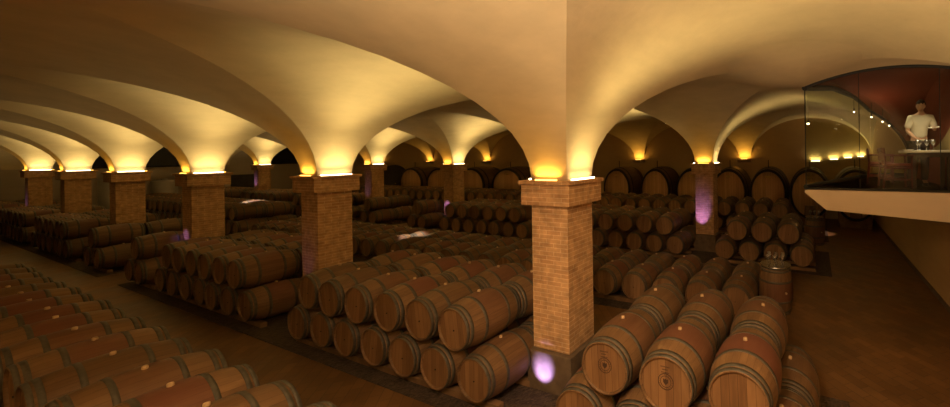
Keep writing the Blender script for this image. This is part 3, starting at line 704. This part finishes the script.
def plate(x, y, z, r, lab, tilt=(0, 0, 0)):
    bm = bmesh.new(); lathe(bm, [(r*.6, 0), (r, .014), (r, .019), (r*.6, .006)], 24, 'Z'); o = obj('plate', bm, M_white, smooth=50, loc=(x, y, z)); o.rotation_euler = tilt
    tag(o, lab, 'plate', 'white plates in the glass box')
plate(1.66, 8.68, ZF+.736, .09, 'white plate lying at left end of the tasting table')

# ------------------------------------------------------------------ person
def skin_obj(name, joints, edges, mat, parent, sub=2):
    me = bpy.data.meshes.new(name); me.from_pydata([j[:3] for j in joints], edges, []); o = bpy.data.objects.new(name, me); link(o, parent)
    sk = o.modifiers.new('s', 'SKIN'); sk.use_smooth_shade = True
    for v, j in zip(me.skin_vertices[0].data, joints): v.radius = (j[3], j[4] if len(j) > 4 else j[3]); v.use_root = False
    me.skin_vertices[0].data[0].use_root = True
    ss = o.modifiers.new('u', 'SUBSURF'); ss.levels = sub; ss.render_levels = sub
    me.materials.append(mat); return o
PX, PY = 1.98, 9.32
per = empty('person', (PX, PY, ZF)); per.rotation_euler = (0, 0, .15)
tag(per, 'person in cream short-sleeved shirt leaning over the tasting table holding a white plate', 'person')
# facing -Y, leaning a little forward, head bent down to his right hand
hipz = .93
J = [(0, .04, hipz, .15, .11), (0, .02, 1.10, .135, .10), (0, -.03, 1.28, .155, .11), (0, -.06, 1.40, .135, .09), (0, -.09, 1.49, .055), (-.01, -.12, 1.56, .055),
     (-.09, .04, .90, .09), (-.10, .0, .50, .062), (-.11, .06, .09, .042), (-.12, -.08, .035, .042, .03),
     (.09, .04, .90, .09), (.10, .02, .50, .062), (.11, .08, .09, .042), (.12, -.06, .035, .042, .03),
     (-.17, -.06, 1.40, .062), (-.235, -.05, 1.14, .043), (-.20, -.27, 1.00, .029), (-.185, -.33, .975, .026),
     (.17, -.06, 1.40, .062), (.245, -.08, 1.15, .043), (.15, -.30, 1.17, .029), (.12, -.36, 1.18, .026)]
Ed = [(0, 1), (1, 2), (2, 3), (3, 4), (4, 5), (0, 6), (6, 7), (7, 8), (8, 9), (0, 10), (10, 11), (11, 12), (12, 13), (3, 14), (14, 15), (15, 16), (16, 17), (3, 18), (18, 19), (19, 20), (20, 21)]
def hand(base, d, side, palm_n):
    # five tapering fingers curling about what is held
    b = Vector(base); d = Vector(d).normalized(); s = Vector(side).normalized(); n = Vector(palm_n).normalized(); k0 = len(J)
    J.append((*(b+d*.045), .026, .016)); Ed.append((HB, k0))
    for q, ln in ((-1.5, .058), (-.5, .070), (.5, .075), (1.5, .068)):
        a = len(J); p = b+d*.082+s*q*.018
        J.append((*p, .0095)); J.append((*(p+d*ln*.45+n*.010), .0085)); J.append((*(p+d*ln*.75+n*ln*.45), .0075)); Ed.extend([(k0, a), (a, a+1), (a+1, a+2)])
    a = len(J); p = b+d*.035+s*.030
    J.append((*p, .011)); J.append((*(p+d*.028+s*.016+n*.018), .0095)); Ed.extend([(k0, a), (a, a+1)])
HB = 17; hand(J[17][:3], (.25, -.9, -.15), (.9, .25, 0), (0, 0, -1))
HB = 21; hand(J[21][:3], (-.35, -.9, .1), (-.9, .35, 0), (0, 0, -1))
body = skin_obj('body', J, Ed, M_skin, per)
hd = Vector((-.035, -.175, 1.635))
bm = bmesh.new(); bmesh.ops.create_uvsphere(bm, u_segments=28, v_segments=20, radius=1)
for v in bm.verts:
    x, y, z = v.co
    w = .074*(1-.22*max(0, -z)**1.5); yy = y*.095; zz = z*.118
    if y < 0:
        fr = -y
        yy *= (1-.12*max(0, -z))
        nose = math.exp(-((x/.16)**2+((z+.12)/.20)**2)); yy -= .020*nose*fr
        eye = math.exp(-(((abs(x)-.36)/.17)**2+((z-.05)/.10)**2)); yy += .009*eye
        lip = math.exp(-((x/.30)**2+((z+.48)/.07)**2)); yy -= .006*lip
        chin = math.exp(-((x/.35)**2+((z+.85)/.16)**2)); yy -= .010*chin
        brow = math.exp(-(((abs(x)-.34)/.25)**2+((z-.22)/.07)**2)); yy -= .004*brow
    v.co = (x*w, yy, zz)
head = obj('head', bm, M_skin, per, smooth=80, loc=hd); head.rotation_euler = (.42, .12, -.35)
for s in (-1, 1):
    bm = bmesh.new(); bmesh.ops.create_uvsphere(bm, u_segments=10, v_segments=8, radius=1)
    for v in bm.verts: v.co = (v.co.x*.010+s*.074, v.co.y*.020+.008, v.co.z*.032-.008)
    obj('ear', bm, M_skin, head, smooth=80)
    bm = bmesh.new(); bmesh.ops.create_uvsphere(bm, u_segments=10, v_segments=8, radius=1)
    for v in bm.verts: v.co = (v.co.x*.011+s*.027, v.co.y*.008-.078, v.co.z*.006+.006)
    obj('eye', bm, M_eye, head, smooth=80)
bm = bmesh.new(); box(bm, -.022, .022, -.090, -.080, -.060, -.055); obj('mouth', bm, M_pad, head)
bm = bmesh.new(); bmesh.ops.create_uvsphere(bm, u_segments=24, v_segments=16, radius=1)
for v in list(bm.verts):
    x, y, z = v.co; k = 1.0+.05*math.sin(9*x+5*y)*math.cos(7*z)
    v.co = (x*.082*k, y*.100*k+.012, z*.112*k+.020)
bmesh.ops.delete(bm, geom=[v for v in bm.verts if (v.co.y < -.045 and v.co.z < .062) or v.co.z < -.065 or (v.co.y < 0 and v.co.z < .02)], context='VERTS')
h = obj('hair', bm, M_hair, head, smooth=80); so = h.modifiers.new('t', 'SOLIDIFY'); so.thickness = .008
SJ = [(0, .04, .95, .168, .128), (0, .02, 1.10, .156, .118), (0, -.03, 1.28, .174, .126), (0, -.062, 1.405, .145, .10), (0, -.075, 1.455, .075),
      (-.175, -.06, 1.40, .078), (-.215, -.055, 1.25, .068), (-.228, -.052, 1.18, .066), (.175, -.06, 1.40, .078), (.222, -.070, 1.25, .068), (.238, -.077, 1.19, .066)]
skin_obj('shirt', SJ, [(0, 1), (1, 2), (2, 3), (3, 4), (3, 5), (5, 6), (6, 7), (3, 8), (8, 9), (9, 10)], M_shirt, per)
TJ = [(0, .04, .95, .160, .122), (-.09, .04, .86, .105), (-.10, .0, .50, .080), (-.11, .055, .10, .066), (.09, .04, .86, .105), (.10, .02, .50, .080), (.11, .075, .10, .066)]
skin_obj('trousers', TJ, [(0, 1), (1, 2), (2, 3), (0, 4), (4, 5), (5, 6)], M_trou, per)
for s, yy in ((-1, -.01), (1, .01)):
    bm = bmesh.new(); bmesh.ops.create_uvsphere(bm, u_segments=16, v_segments=10, radius=1)
    for v in bm.verts: v.co = (v.co.x*.052+s*.115, v.co.y*.14+yy, max(0, v.co.z)*.075+.002)
    obj('shoe', bm, M_shoe, per, smooth=60)
def perpt(x, y, z):
    c, s = math.cos(.15), math.sin(.15); return (PX+c*x-s*y, PY+s*x+c*y, ZF+z)
plate(*perpt(.06, -.50, 1.165), .10, 'white plate held up in the hand of person', (.15, -.1, 0))
plate(*perpt(-.12, -.48, .925), .11, 'white plate held low over the tasting table by person', (.1, .1, 0))

# ------------------------------------------------------------------ further light
alight((-1.3, -2.0, 2.0), (math.radians(168), math.radians(20), 0), 1.2, .8, (1, .71, .44), 640, 150, 'gallery_uplight')
alight((-.9, .1, 4.35), (math.radians(33), 0, math.radians(8)), .5, .5, (1, .66, .38), 62, 112, 'gallery_lamp')
slight((-1.6, -1.2, 3.6), (-3.4, 4.3, 1.6), (1, .66, .37), 330, 30, .9, .15, 'gallery_spot')
alight((1.5, 9.4, 4.6), (0, 0, 0), .5, .5, (1, .78, .50), 4, 110, 'tasting_room_light')
slight((1.9, 8.12, 4.5), (1.97, 8.9, 3.4), (1, .80, .55), 55, 62, .8, .05, 'table_spot')
alight((1.3, 10.3, 3.9), (PI, 0, 0), .5, .5, (1, .62, .40), 3, 180, 'tasting_room_light')
slight((-12.0, 8.2, 4.6), (-12.0, 8.05, .8), (1, .80, .62), 1600, 15, .5, .05)
slight((-24.3, 8.6, 4.7), (-24.3, 8.7, 1.3), (1, .84, .70), 1800, 22, .5, .05)
slight((.2, 15.2, 4.6), (.2, 16.3, 0), (1, .62, .45), 700, 13, .5, .05)
w = bpy.data.worlds.new('cellar_dark'); sc.world = w; w.use_nodes = True; w.node_tree.nodes['Background'].inputs[0].default_value = (.012, .008, .004, 1)

# ------------------------------------------------------------------ camera
f, cx, cy, phi, roll = 372.84, 650.0, 153.65, .4168, .015
cam = bpy.data.cameras.new('camera'); co = bpy.data.objects.new('camera', cam); C.objects.link(co); sc.camera = co
cam.sensor_fit = 'HORIZONTAL'; cam.sensor_width = 36; cam.lens = f/950*36
cam.shift_x = (475-cx)/950; cam.shift_y = -(203.5-cy)/950; cam.clip_start = .05
fwd = Vector((-math.sin(phi), math.cos(phi), 0)); rgt = Vector((math.cos(phi), math.sin(phi), 0)); up = Vector((0, 0, 1))
# roll about the principal axis
c_, s_ = math.cos(roll), math.sin(roll)
R2 = rgt*c_ - up*s_; U2 = up*c_ + rgt*s_
M = Matrix((R2, U2, -fwd)).transposed().to_4x4(); M.translation = Vector((0, 0, H_CAM)); co.matrix_world = M

sc.view_settings.view_transform = 'Standard'; sc.view_settings.look = 'None'; sc.view_settings.gamma = 1; sc.view_settings.exposure = 0.0
sc.cycles.max_bounces = 8; sc.cycles.diffuse_bounces = 4; sc.cycles.transparent_max_bounces = 12; sc.cycles.sample_clamp_indirect = 3
